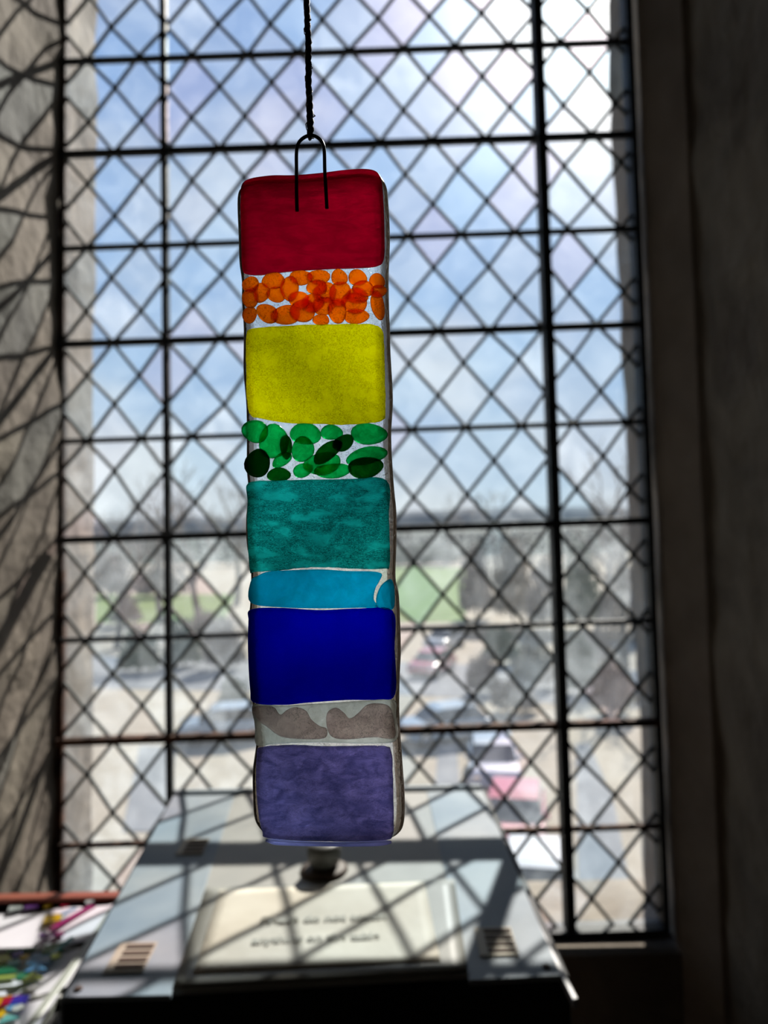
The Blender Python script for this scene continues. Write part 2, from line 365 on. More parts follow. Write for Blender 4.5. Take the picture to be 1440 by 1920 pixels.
# ------------------------------------------------------------------ glass pendant
PY = .26
def pp(px, py, Y=PY): return at(px, py, Y)
def smooth_outline(pts, n=8):
    out = []; m = len(pts)
    for i in range(m):
        p0, p1, p2, p3 = (Vector(pts[(i + k - 1) % m]) for k in range(4))
        for j in range(n):
            t = j / n; out.append(.5 * ((2 * p1) + (-p0 + p2) * t + (2 * p0 - 5 * p1 + 4 * p2 - p3) * t * t + (-p0 + 3 * p1 - 3 * p2 + p3) * t ** 3))
    return out
def orient(P):
    a = sum(P[i].x * P[(i + 1) % len(P)].y - P[(i + 1) % len(P)].x * P[i].y for i in range(len(P)))
    return P if a > 0 else P[::-1]
def slab(name, px, yf, th, rim, mat, parent, n=8, jitter=0, dome=0, segs=6, fan=False):
    """rounded slab from a pixel outline on the pendant's plane; yf = front face Y, th thickness, rim = radius across"""
    P = smooth_outline([(x, y) for x, y in px], n)
    W3 = [pp(p.x, p.y) for p in P]; Q = orient([Vector((w.x, w.z)) for w in W3])
    m = len(Q)
    if jitter: Q = [q + Vector((noise.noise(Vector((q.x * 900, q.y * 900, 1))), noise.noise(Vector((q.x * 900, q.y * 900, 7))))) * jitter for q in Q]
    Nn = []
    for i in range(m):
        t = (Q[(i + 2) % m] - Q[i - 2]).normalized(); Nn.append(Vector((-t.y, t.x)))   # inward
    V = []; Fc = []; rings = []
    prof = []
    for k in range(segs + 1):
        a = -PI / 2 + PI * k / segs; prof.append((rim * (1 - math.cos(a)), yf + th / 2 + math.sin(a) * th / 2))
    prof = [(rim * 1.08, yf - dome * .4)] + prof + [(rim * 1.08, yf + th)]
    prof = [(rim * 1.8, yf - dome)] + prof if dome else prof
    for ins, y in prof:
        rings.append(len(V)); V += [Vector((Q[i].x + Nn[i].x * ins, y, Q[i].y + Nn[i].y * ins)) for i in range(m)]
    for a, b in zip(rings, rings[1:]):
        for i in range(m): Fc.append((a + i, b + i, b + (i + 1) % m, a + (i + 1) % m))
    if fan:
        for r0, yy in ((0, V[0].y), (rings[-1], V[rings[-1]].y)):
            c = sum((V[r0 + i] for i in range(m)), Vector()) / m; V.append(c); k = len(V) - 1
            Fc += [(r0 + i, r0 + (i + 1) % m, k) for i in range(m)]
    else:
        from mathutils.geometry import delaunay_2d_cdt
        for r0 in (0, rings[-1]):
            yy = V[r0].y; res = delaunay_2d_cdt([Vector((V[r0 + i].x * 100, V[r0 + i].z * 100)) for i in range(m)], [(i, (i + 1) % m) for i in range(m)], [], 1, 1e-5)
            mpv = {}
            for k, oi in enumerate(res[3]):
                if oi: mpv[k] = r0 + oi[0]
                else: V.append(Vector((res[0][k].x / 100, yy, res[0][k].y / 100))); mpv[k] = len(V) - 1
            Fc += [tuple(mpv[i] for i in f) for f in res[2] if len({mpv[i] for i in f}) == 3]
    o = obj(name, V, Fc, mat, parent, smooth=True)
    bm = bmesh.new(); bm.from_mesh(o.data); bmesh.ops.triangulate(bm, faces=[f for f in bm.faces if len(f.verts) > 4]); bmesh.ops.recalc_face_normals(bm, faces=bm.faces)
    bm.to_mesh(o.data); bm.free(); return o
def dot(name, cx, cy, rx, ry, rot, yf, th, mat, parent, seed=0):
    V = []; Fc = []; n = 20; m = 7; c = pp(cx, cy); s = PY / FPX; rr = random.Random(seed)
    ph = [rr.uniform(0, 6.3) for _ in range(3)]
    for j in range(m):
        a = -PI / 2 + PI * (j + .5) / m
        for i in range(n):
            b = 2 * PI * i / n; k = 1 + .05 * math.sin(2 * b + ph[0]) + .04 * math.sin(3 * b + ph[1])
            ex = math.copysign(abs(math.cos(a)) ** .55, math.cos(a))
            x, z = rx * k * ex * math.cos(b), ry * k * ex * math.sin(b)
            V.append(Vector((c.x + (x * math.cos(rot) - z * math.sin(rot)) * s, yf + th / 2 + math.sin(a) * th / 2, c.z + (x * math.sin(rot) + z * math.cos(rot)) * s)))
    for j in range(m - 1):
        for i in range(n): q = j * n; Fc.append((q + i, q + (i + 1) % n, q + n + (i + 1) % n, q + n + i))
    Fc.append(list(range(n))[::-1]); Fc.append([(m - 1) * n + i for i in range(n)])
    o = obj(name, V, Fc, mat, parent, smooth=True)
    bm = bmesh.new(); bm.from_mesh(o.data); bmesh.ops.recalc_face_normals(bm, faces=bm.faces); bm.to_mesh(o.data); bm.free(); return o
G = {}
def sheet_glass(name, col):
    m, t, out = base(name); K = t.links.new
    n = texn(t, 700, 4, .6, 1.2); b = N(t, 'ShaderNodeBump', i_Strength=.6, i_Distance=.0006); K(n.outputs[0], b.inputs['Height'])
    w = texn(t, 620, 3, .5, 1.5); a = N(t, 'ShaderNodeMath', operation='SUBTRACT'); a.inputs[1].default_value = .5; K(w.outputs[0], a.inputs[0])
    ab = N(t, 'ShaderNodeMath', operation='ABSOLUTE'); K(a.outputs[0], ab.inputs[0]); mr = N(t, 'ShaderNodeMapRange'); mr.inputs[1].default_value = .0; mr.inputs[2].default_value = .03
    mr.inputs[3].default_value = .45; mr.inputs[4].default_value = 1; K(ab.outputs[0], mr.inputs[0])
    big = texn(t, 150, 2); br = N(t, 'ShaderNodeMapRange'); br.inputs[1].default_value = .48; br.inputs[2].default_value = .6; K(big.outputs[0], br.inputs[0])
    mm = N(t, 'ShaderNodeMath', operation='MAXIMUM'); K(mr.outputs[0], mm.inputs[0]); K(br.outputs[0], mm.inputs[1])
    cm = N(t, 'ShaderNodeMix', data_type='RGBA'); cm.blend_type = 'MULTIPLY'; cm.inputs['Factor'].default_value = 1; cm.inputs['A'].default_value = (*col, 1); K(mm.outputs[0], cm.inputs['B'])
    tr = N(t, 'ShaderNodeBsdfTransparent'); K(cm.outputs['Result'], tr.inputs[0])
    rf = N(t, 'ShaderNodeBsdfRefraction', i_Roughness=.25, i_IOR=1.3); K(cm.outputs['Result'], rf.inputs[0]); K(b.outputs[0], rf.inputs['Normal'])
    tl = N(t, 'ShaderNodeBsdfTranslucent'); K(cm.outputs['Result'], tl.inputs[0])
    m1 = N(t, 'ShaderNodeMixShader'); m1.inputs[0].default_value = .45; K(tr.outputs[0], m1.inputs[1]); K(rf.outputs[0], m1.inputs[2])
    m0 = N(t, 'ShaderNodeMixShader'); m0.inputs[0].default_value = .08; K(m1.outputs[0], m0.inputs[1]); K(tl.outputs[0], m0.inputs[2])
    gl = N(t, 'ShaderNodeBsdfGlossy', i_Roughness=.1); K(b.outputs[0], gl.inputs['Normal']); m2 = N(t, 'ShaderNodeMixShader'); m2.inputs[0].default_value = .04
    K(m0.outputs[0], m2.inputs[1]); K(gl.outputs[0], m2.inputs[2]); K(m2.outputs[0], out.inputs[0]); return m
G['clear'] = sheet_glass('clear fused glass', (.93, .96, .97))
G['red'] = stained('ruby glass', (.66, .002, .115), .42, .18, var=(.50, .001, .09), vscale=90, stretch=(1, 1, 3))
G['orange'] = stained('orange glass', (1, .42, .018), .22, .5, var=(1, .34, .012), vscale=500, lines=(520, .03, .4))
G['yellow'] = stained('yellow glass', (1, .97, .0), .24, .5, var=(.88, .80, .0), vscale=1500, lines=(1000, .06, .5))
G['green'] = stained('green glass', (.05, .72, .30), .35, .25, var=(.03, .50, .18), vscale=260)
G['green_dark'] = stained('dark green glass', (.03, .30, .06), .35, .2, var=(.01, .2, .05), vscale=200)
G['green_deep'] = stained('deep green glass', (.006, .13, .02), .35, .2)
G['teal'] = stained('teal textured glass', (.08, .70, .66), .30, .2, bump=1.0, bscale=900, lines=(800, .10, .22), stretch=(1, 1, 2.2), var=(.07, .64, .60), vscale=300)
G['turq'] = stained('turquoise glass', (.015, .64, .86), .35, .25, var=(.01, .54, .72), vscale=120)
G['blue'] = stained('cobalt glass', (.005, .012, .62), .4, .2)
G['rose'] = stained('rose grey glass', (.92, .82, .80), .3, .2, var=(.76, .66, .65), vscale=260, lines=(500, .03, .5), bump=.8)
G['grey'] = stained('smoke grey glass', (.84, .88, .86), .3, .2, var=(.72, .75, .72), vscale=200, bump=.6)
G['purple'] = stained('violet glass', (.44, .41, .70), .3, .2, var=(.24, .24, .46), vscale=160, bump=.9, bscale=700, lines=(620, .04, .62), stretch=(1, 1, 2))
G['lilac'] = stained('pale lilac glass', (.55, .60, 1.0), .25, .75)
G['wire'] = pbr('blackened wire', (.012, .011, .013), rough=.35, metal=.7)
outline = [(442.6, 366), (444.6, 439), (446, 487), (450.7, 524), (450.7, 560), (454, 609), (454, 649), (454, 697), (459, 758), (460, 819), (460, 880), (463, 920), (458.7, 973), (460, 1021), (467.7, 1070), (466.5, 1131), (462.8, 1167), (464, 1228), (469, 1299), (470, 1316), (476, 1377), (477.4, 1401), (471.3, 1450), (471.8, 1499), (475, 1540), (487, 1561), (503, 1575), (527, 1581), (600, 1583), (697, 1583), (729, 1578), (748.4, 1567), (758, 1547), (759.4, 1499), (754.5, 1426), (749.6, 1353), (749.6, 1280), (752, 1216), (748.4, 1119), (742, 1085), (743.6, 1021), (743.6, 961), (738.7, 908), (733.8, 819), (737, 746), (732.6, 661), (731.4, 612), (730, 585), (729, 512), (731.4, 439), (727.8, 366), (723, 339), (709.5, 323), (685, 318), (648.8, 319.7), (600, 325.7), (551.5, 329.4), (503, 329.4), (466.5, 334), (452, 344)]
bl = pp(612, 1583)
pen = empty('glass_pendant', bl, 'long rainbow banded fused glass sun catcher hanging on a dark cord', 'suncatcher')
slab('clear_backing', outline, PY, .0062, .0027, G['clear'], pen, 5, segs=10)
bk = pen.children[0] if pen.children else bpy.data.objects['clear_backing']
bk.data.materials.append(clear_glass('shade tinted edge glass', (.50, .46, .42), .08, .4, 500))  # smoke tint puts the rim's refraction darkness into the glass colour
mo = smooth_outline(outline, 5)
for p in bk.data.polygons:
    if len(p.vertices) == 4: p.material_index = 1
YF = PY - .0022
TH = .0021
def tile(name, px, mat, label=None, n=6, rim=.0007, th=TH, yf=None, j=0, par=None, fan=False):
    o = slab(name, px, (YF if yf is None else yf), th, rim, mat, par or pen, n, jitter=j, fan=fan)
    if label: o['label'] = label
    return o
tile('glass_tile', [(459, 344), (503, 333), (551.5, 332), (600, 328), (649, 322), (688, 320.5), (708, 327), (716, 345), (719, 380), (721, 439), (720, 487), (708, 501), (673, 505), (612, 507), (539, 512), (491, 518), (464, 516), (455, 503), (453, 439), (452, 378)], G['red'], 'ruby red rectangular tile at the top')
tile('glass_tile', [(463, 629), (474, 618), (527, 613), (600, 610), (673, 609), (702, 611), (718, 624), (721, 673), (723, 770), (719, 788), (697, 794), (649, 797), (600, 796), (539, 794), (491, 786), (470, 778), (464, 746), (462, 673)], G['yellow'], 'bright yellow square tile', j=.0002)
tile('glass_tile', [(467, 906), (520, 901), (576, 900), (650, 899), (725, 901), (729, 973), (731, 1056), (719, 1066), (661, 1066), (624, 1064), (576, 1064), (527, 1069), (479, 1072), (469, 1068), (465, 997), (465, 940)], G['teal'], 'rippled teal tile', j=.0002)
tile('glass_strip', [(471, 1090), (486, 1078), (505, 1071), (539, 1069), (600, 1067), (649, 1070), (700, 1071), (716, 1076), (711, 1090), (704, 1103), (701, 1123), (708, 1138), (673, 1139), (600, 1140), (527, 1138), (471, 1129)], G['turq'], 'turquoise strip with torn ends')
tile('glass_chip', [(734, 1086), (722, 1090), (711, 1103), (705, 1125), (711, 1140), (737, 1141), (740, 1107)], G['turq'], 'small turquoise chip', n=5)
tile('glass_tile', [(471, 1142), (527, 1139), (600, 1143), (673, 1140), (736, 1144), (740, 1216), (741, 1300), (709, 1310), (649, 1311), (576, 1316), (534, 1320), (478, 1316), (470, 1290), (466, 1216), (467, 1165)], G['blue'], 'deep cobalt blue tile')
tile('glass_strip', [(476, 1320), (527, 1322), (600, 1318), (680, 1313), (738, 1311), (743, 1340), (744, 1385), (700, 1393), (600, 1391), (520, 1393), (482, 1396), (479, 1360)], G['grey'], 'smoky clear strip', yf=YF + .0009, th=.0011, fan=False)
tile('glass_chip', [(475, 1326), (495, 1320), (515, 1323), (527, 1337), (540, 1328), (556, 1323), (575, 1330), (585, 1346), (600, 1358), (614, 1364), (608, 1381), (560, 1382), (527, 1377), (503, 1360), (484, 1346)], G['rose'], 'dusky pink squiggle of glass', yf=YF - .0006, th=.0014, rim=.0006, fan=False)
tile('glass_chip', [(615, 1333), (631, 1324), (646, 1334), (656, 1344), (671, 1335), (688, 1319), (710, 1316), (730, 1322), (738, 1345), (739, 1380), (700, 1379), (649, 1383), (622, 1377), (613, 1355)], G['rose'], 'dusky pink wavy chip of glass', yf=YF - .0006, th=.0014, rim=.0006, fan=False)
tile('glass_tile', [(483, 1408), (492, 1399), (551, 1395), (600, 1397), (649, 1397), (720, 1397), (734, 1408), (737, 1460), (738, 1523), (737, 1562), (721, 1572), (650, 1574), (600, 1574), (505, 1568), (492, 1553), (483, 1499), (481, 1450)], G['purple'], 'mottled violet tile at the bottom', j=.0002)
tile('glass_rim', [(503, 1571), (560, 1575), (640, 1577), (725, 1574), (729, 1579), (697, 1583), (600, 1583), (527, 1581), (507, 1577)], G['lilac'], 'pale lilac bottom edge', n=4, rim=.0003, fan=False)
def c1(x, y): return 430 + x / 4.114, 220 + y / 4.114
def c2(x, y): return 430 + x / 4.114, 600 + y / 4.114
OR = [(170, 1300, 65, 58, 0), (168, 1400, 60, 78, 0), (160, 1530, 55, 60, 0), (345, 1270, 82, 66, 0), (252, 1360, 58, 78, .3), (365, 1372, 72, 58, 0), (470, 1330, 72, 88, 0), (556, 1245, 84, 58, 0), (690, 1240, 82, 58, 0), (850, 1245, 60, 62, 0), (990, 1245, 70, 60, 0), (1140, 1270, 58, 58, 0), (1035, 1330, 80, 60, 0), (680, 1320, 75, 60, 0), (740, 1360, 85, 78, 0), (855, 1370, 80, 92, 0), (985, 1385, 80, 62, 0), (1145, 1455, 50, 108, -.12), (545, 1420, 78, 68, .5), (300, 1520, 92, 62, .5), (440, 1530, 112, 70, 0), (570, 1500, 90, 88, 0), (650, 1440, 84, 70, 0), (730, 1460, 90, 66, 0), (835, 1500, 72, 88, 0), (965, 1440, 92, 82, 0), (980, 1540, 98, 54, 0), (710, 1570, 64, 42, 0), (1150, 1350, 58, 50, 0)]
for i, (x, y, a, b, r) in enumerate(OR):
    dot('frit_blob', *c1(x, y), a / 3.85, b / 3.8, -r, YF + .0002 * (i % 3), .0019, G['orange'], pen, i)
GR = [(205, 862, 95, 84, 0, 'green'), (345, 940, 105, 128, .35, 'green'), (440, 980, 46, 86, 0, 'green_dark'), (222, 1108, 92, 104, 0, 'green_deep'), (385, 1195, 84, 52, -.1, 'green_dark'), (590, 880, 108, 84, .1, 'green'), (570, 1000, 84, 90, 0, 'green'), (790, 870, 78, 58, 0, 'green'), (880, 950, 82, 56, -.6, 'green_dark'), (760, 1020, 120, 60, -.6, 'green_dark'), (1075, 882, 132, 78, 0, 'green'), (1060, 1050, 145, 66, -.2, 'green'), (1050, 1140, 128, 78, 0, 'green_dark'), (720, 1110, 140, 78, -.2, 'green'), (570, 1160, 76, 50, -.2, 'green'), (800, 1165, 130, 56, 0, 'green'), (410, 1080, 80, 46, -.5, 'green')]
for i, (x, y, a, b, r, k) in enumerate(GR):
    dot('frit_blob', *c2(x, y), a / 3.8, b / 3.8, -r, YF + .0002 * (i % 3), .0019, G[k], pen, 40 + i)
# wire loop
wp = [(557, 396), (556, 360), (556, 320), (556, 285), (560, 268), (570, 258), (582, 254), (594, 257), (604, 267), (608, 283), (609, 320), (611, 355), (613, 391)]
wpts = [pp(x, y, PY - (.0028 if y > 332 else .0015 + .0013 * max(0, (y - 300) / 32))) for x, y in wp]
def cr(P, n=6):
    out = []
    for i in range(len(P) - 1):
        p0, p1, p2, p3 = P[max(i - 1, 0)], P[i], P[i + 1], P[min(i + 2, len(P) - 1)]
        for j in range(n):
            t = j / n; out.append(.5 * ((2 * p1) + (-p0 + p2) * t + (2 * p0 - 5 * p1 + 4 * p2 - p3) * t * t + (-p0 + 3 * p1 - 3 * p2 + p3) * t ** 3))
    return out + [P[-1]]
MB().tube(cr(wpts), .00062, 10).obj('hanging_wire', G['wire'], pen, True)
# cord: three twisted strands, glitter thread
ctop = pp(575.5, 0); cbot = pp(582, 258); cord_d = (ctop - cbot).normalized()
cord_d = Vector((0, 0, 1)) * .999 + Vector((cord_d.x, 0, 0)) * .15
zt = 3.2 - cbot.z
M['cord'] = pbr('dark violet cord', (.012, .009, .022), (.03, .022, .05), 900, .5, spec=.5, bump=.5, bscale=3000)
M['glitter'] = pbr('silver thread', (.7, .68, .75), rough=.25, metal=.9)
cord = empty('cord', cbot, 'thin dark violet braided cord with silver thread, holding the glass sun catcher', 'cord')
dirc = (ctop - cbot) / (ctop - cbot).z
for s in range(4):
    P = []; n = 1500; gl_ = s == 3
    for i in range(n):
        h = zt * i / (n - 1) if i > 60 * 0 else 0
        a = h / .0042 * 2 * PI * .5 + s * 2 * PI / 3 + (.6 if gl_ else 0)
        fade = min(1, h / .0015)
        sway = .00008 * math.sin(h * 240) + .00006 * math.sin(h * 610)
        r = (.00052 if not gl_ else .00118 + .00022 * math.sin(h * 1900)) * (1 + .35 * math.exp(-((h - .006) / .006) ** 2))
        hh = h
        P.append(cbot + dirc * hh * (1 if h < .06 else 1) + Vector((sway * fade + r * math.cos(a), r * math.sin(a), 0)))
    if gl_: MB().tube(P, .00020, 4).obj('glitter_thread', M['glitter'], cord, True)
    else: MB().tube(P, .00070, 5).obj('strand', M['cord'], cord, True)
# small knot round the wire
mbk = MB(); K0 = []
for i in range(26):
    a = 2 * PI * i / 25; K0.append(cbot + Vector((.0002 * math.sin(a * 2), .0008 * math.cos(a) - .0015, -.0002 + .0011 * math.sin(a))))
mbk.tube(K0, .00052, 6).obj('loop', M['cord'], cord, True)
# ------------------------------------------------------------------ kiln with pale lid
LS = math.tan(math.radians(1.8)); LZ = O.z - .49
def lid(px, py, up=0.0):
    p = atz(px, py, LZ + up, LS, .8); return p
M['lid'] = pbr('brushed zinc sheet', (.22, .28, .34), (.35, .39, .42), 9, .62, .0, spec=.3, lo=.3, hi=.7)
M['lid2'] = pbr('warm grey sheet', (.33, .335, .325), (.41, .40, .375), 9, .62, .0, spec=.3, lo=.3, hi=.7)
M['vent'] = pbr('cream vent plate', (.42, .37, .28), (.47, .43, .34), 20, .6)
M['slot'] = pbr('brown vent slot', (.09, .06, .04), rough=.8)
M['knob'] = pbr('grey knob', (.10, .10, .09), rough=.45, spec=.5)
M['scorch'] = pbr('brown knob seat', (.05, .03, .02), (.08, .05, .03), 30, .6)
nl, nr, fl, fr = lid(118, 1870), lid(1052, 1830), lid(325, 1492), lid(905, 1482)
kiln = empty('kiln', ((nl + fr) / 2).xy.to_3d() + Vector((0, 0, .80)), 'black box kiln with pale sheet metal lid striped by the window shadow', 'kiln')
def quad_up(pts, up, th, name, mat, par): 
    P = [p + Vector((0, 0, up)) for p in pts]; return bevel(MB().prism(P, (0, 0, -th)).obj(name, mat, par), .001)
def inset(p, k=.004): c = (nl + nr + fl + fr) / 4; return p + (c - p).normalized() * k
body_t = [lid(112, 1872, -.008), lid(1070, 1832, -.008), lid(912, 1482, -.008), lid(322, 1492, -.008)]
mbb = MB(); n4 = 4
lowz = .80
mbb.add([Vector((p.x, p.y, p.z)) for p in body_t] + [Vector((p.x, p.y, lowz)) for p in body_t], [(0, 1, 2, 3), (7, 6, 5, 4), (0, 4, 5, 1), (1, 5, 6, 2), (2, 6, 7, 3), (3, 7, 4, 0)])
bevel(mbb.obj('body', M['black'], kiln), .003)
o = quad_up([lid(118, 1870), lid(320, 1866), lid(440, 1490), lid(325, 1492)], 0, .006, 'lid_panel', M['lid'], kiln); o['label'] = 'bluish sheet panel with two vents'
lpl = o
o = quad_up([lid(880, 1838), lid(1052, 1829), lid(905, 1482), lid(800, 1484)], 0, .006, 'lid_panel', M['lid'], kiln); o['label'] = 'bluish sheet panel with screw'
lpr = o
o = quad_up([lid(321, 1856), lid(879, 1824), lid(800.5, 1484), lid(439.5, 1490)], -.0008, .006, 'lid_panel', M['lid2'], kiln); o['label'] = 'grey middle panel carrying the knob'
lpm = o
quad_up([lid(326, 1488), lid(903, 1478), lid(901, 1474), lid(328, 1484)], .004, .012, 'lid_edge', M['lid'], kiln)
P = [lid(998, 1706, -.003), lid(1084, 1872, -.003), lid(1074, 1874, -.003), lid(990, 1706, -.003)]
M['edge'] = pbr('pale aluminium edge', (.34, .34, .36), rough=.5, spec=.5)
bevel(MB().prism(P, (0, 0, -.010)).obj('edge_strip', M['edge'], kiln), .0008)
def vent(px, py, w, h, par):
    c = lid(px, py, .0006); mb = MB().prism([c + Vector((sx * w / 2, sy * h / 2, sy * h / 2 * LS)) for sx, sy in ((-1, -1), (1, -1), (1, 1), (-1, 1))], (0, 0, .0016))
    v = bevel(mb.obj('vent', M['vent'], kiln), .0006)
    for k in range(4):
        y = (k - 1.5) * h / 4.4
        q = [c + Vector((sx * w * .36 + .004, y + sy * h * .062, .0017 + (y) * LS)) for sx, sy in ((-1, -1), (1, -1), (1, 1), (-1, 1))]
        s = MB().prism(q, (0, 0, .0008)).obj('vent_slot', M['slot'], kiln)
vent(246, 1796, .044, .056, lpl); vent(362, 1588, .040, .050, lpl); vent(930, 1766, .044, .056, lpr)
def screw(px, py):
    c = lid(px, py, 0); MB().lathe(c, [(.0045, 0), (.0045, .0015), (.003, .0022), (.001, .0018)], 12).obj('screw', M['scorch'], kiln, True)
screw(147, 1855); screw(1024, 1813)
kc = lid(608, 1632, -.0008)
MB().lathe(kc, [(.033, 0), (.033, .003), (.027, .006), (.018, .007)], 28).obj('knob_seat', M['scorch'], kiln, True)
MB().lathe(kc + Vector((0, 0, .006)), [(.014, 0), (.021, .006), (.0235, .018), (.0235, .027), (.021, .031), (.012, .033), (.001, .0332)], 28).obj('lid_knob', M['knob'], kiln, True)
# notice on the lid
M['sleeve'] = pbr('grey backing card', (.22, .22, .20), (.27, .27, .245), 6, .5, spec=.3)
M['paper'] = pbr('cream notice paper', (.52, .47, .385), (.62, .585, .50), 7, .7, spec=.4, bump=.2, bscale=14)
M['ink'] = pbr('grey ink', (.42, .405, .35), rough=.8)
nb = lid(600, 1750, .0008)
note = empty('notice', nb, 'cream paper notice with two lines of grey lettering lying on the kiln lid', 'notice')
def gridsheet(corners, up, amp, name, mat, par, nx=18, ny=12, th=.0006, seed=0):
    a, b, c, d = corners; V = []; Fc = []
    for s in (0, 1):
        for j in range(ny + 1):
            for i in range(nx + 1):
                u, v = i / nx, j / ny; p = a.lerp(b, u).lerp(d.lerp(c, u), v)
                V.append(p + Vector((0, 0, up + amp * (noise.noise(Vector((u * 3 + seed, v * 3, 2))) + .6) - s * th)))
    w = nx + 1; m = w * (ny + 1)
    for j in range(ny):
        for i in range(nx): q = j * w + i; Fc += [(q, q + 1, q + w + 1, q + w), (m + q, m + q + w, m + q + w + 1, m + q + 1)]
    for i in range(nx): Fc += [(i, m + i, m + i + 1, i + 1), (ny * w + i, ny * w + i + 1, m + ny * w + i + 1, m + ny * w + i)]
    for j in range(ny): Fc += [(j * w, (j + 1) * w, m + (j + 1) * w, m + j * w), (j * w + nx, m + j * w + nx, m + (j + 1) * w + nx, (j + 1) * w + nx)]
    return obj(name, V, Fc, mat, par, True)
gridsheet([lid(324, 1853), lid(877, 1823), lid(852, 1650), lid(386, 1666)], .0014, 0, 'backing_card', M['sleeve'], note, th=.0003)
gridsheet([lid(362, 1830), lid(826, 1806), lid(796, 1656), lid(412, 1672)], .0018, .0012, 'paper_sheet', M['paper'], note, th=.0002)
def text(body, px, py, size, par, mat, xs=1.0):
    cu = bpy.data.curves.new('t', 'FONT'); cu.body = body; cu.size = size; cu.align_x = 'CENTER'; cu.extrude = .0002; cu.offset = .0006
    t = bpy.data.objects.new('t', cu); COL.objects.link(t); dg = bpy.context.evaluated_depsgraph_get(); me = bpy.data.meshes.new_from_object(t.evaluated_get(dg))
    bpy.data.objects.remove(t); me.materials.clear(); me.materials.append(mat)
    o = bpy.data.objects.new('lettering', me); COL.objects.link(o); o.parent = par; c = lid(px, py, .0040); o.location = c - par.location
    o.rotation_euler = (math.atan(LS), 0, math.radians(1.6)); o.scale = (xs, 1, 1); return o
text('Please do not touch', 606, 1726, .019, note, M['ink'], 1.0)
text('anything on the table', 592, 1764, .019, note, M['ink'], .92)
# table
tb = empty('table', (-.25, 1.1, 0), 'dark wooden table carrying the kiln and the glass trays', 'table')
bevel(MB().box((-.73, .66, .765), (.24, 1.44, .80)).obj('table_top', M['wood'], tb), .003)
for x in (-.69, .20):
    for y in (.70, 1.40): bevel(MB().box((x - .025, y - .025, 0), (x + .025, y + .025, .765)).obj('leg', M['wood'], tb), .003)
# ------------------------------------------------------------------ trays of glass offcuts
TZ = O.z - .57; TXR = -.385; TXL = -.715
M['redwood'] = pbr('red brown rim', (.24, .055, .03), (.32, .085, .05), 14, .5, stretch=(1, 8, 8))
M['acryl'] = pbr('grey green acrylic edge', (.36, .38, .34), (.44, .46, .42), 10, .35, spec=.7)
M['white'] = pbr('white lining paper', (.70, .69, .75), rough=.7)
M['clearpl'] = pbr('grey plastic divider', (.20, .20, .19), (.28, .28, .27), 10, .3, spec=.7)
tray = empty('sorting_tray', ((TXL + TXR) / 2, .93, .80), 'black sorting tray with red brown back rim holding coloured glass offcuts', 'tray')
bevel(MB().box((TXL, .72, .80), (TXR, 1.165, TZ - .004)).obj('tray_base', M['black'], tray), .002)
bevel(MB().box((TXL, 1.155, TZ - .004), (TXR, 1.165, TZ + .008)).obj('back_wall', M['black'], tray), .001)
bevel(MB().box((TXL - .01, 1.150, TZ + .008), (TXR + .004, 1.170, TZ + .015)).obj('back_rim', M['redwood'], tray), .002)
ea, eb = atz(228, 1690, TZ + .013), atz(62, 1925, TZ + .013); dx = Vector((.0105, 0, 0))
bevel(MB().prism([eb - dx, eb, ea, ea - dx], (0, 0, -.017)).obj('side_edge', M['acryl'], tray), .0015)
for y in (1.030, .925): bevel(MB().box((TXL, y - .004, TZ - .004), (TXR - .012, y + .004, TZ + .006)).obj('divider', M['clearpl'], tray), .001)
ROWS = [(1.036, 1.138, 'back'), (.934, 1.022, 'middle'), (.800, .915, 'front')]
for r, (ya, yb, nm) in enumerate(ROWS):
    V = []; Fc = []; nx, ny = 26, 8
    for s in (0, 1):
        for j in range(ny + 1):
            for i in range(nx + 1):
                u, v = i / nx, j / ny; x = TXL + .01 + (TXR - .026 - TXL) * u
                z = TZ - .002 + .014 * max(0, (u - .78) / .22) ** 1.6 + .006 * max(0, math.sin(u * 9 + r * 2 + v)) * (r == 0) + .003 * v
                V.append((x, ya + (yb - ya) * v, z - s * .0005))
    w = nx + 1; m = w * (ny + 1)
    for j in range(ny):
        for i in range(nx): q = j * w + i; Fc += [(q, q + 1, q + w + 1, q + w), (m + q, m + q + w, m + q + w + 1, m + q + 1)]
    obj('paper_lining', V, Fc, M['white'], tray, True)
def chipglass(name, c, rough=.12):
    m, t, out = base(name); p = N(t, 'ShaderNodeBsdfPrincipled'); p.inputs['Base Color'].default_value = (*c, 1); p.inputs['Roughness'].default_value = rough
    p.inputs['Transmission Weight'].default_value = .35; p.inputs['Specular IOR Level'].default_value = .6; p.inputs['Coat Weight'].default_value = .5
    t.links.new(p.outputs[0], out.inputs[0]); return m
CC = {'amber yellow': (.75, .50, .01), 'ruby': (.45, .01, .05), 'sky blue': (.12, .36, .65), 'cobalt': (.05, .04, .45), 'violet': (.25, .08, .42), 'emerald': (.01, .22, .10), 'lime': (.45, .55, .10), 'aqua': (.15, .50, .50), 'clear': (.6, .66, .66), 'magenta': (.40, .02, .18), 'orange': (.65, .14, .02)}
CG = {k: chipglass(k + ' offcut', v) for k, v in CC.items()}
SH = {'strip': (.055, .008), 'square': (.020, .018), 'chip': (.013, .011), 'sliver': (.032, .006), 'wedge': (.024, .016)}
used = set()
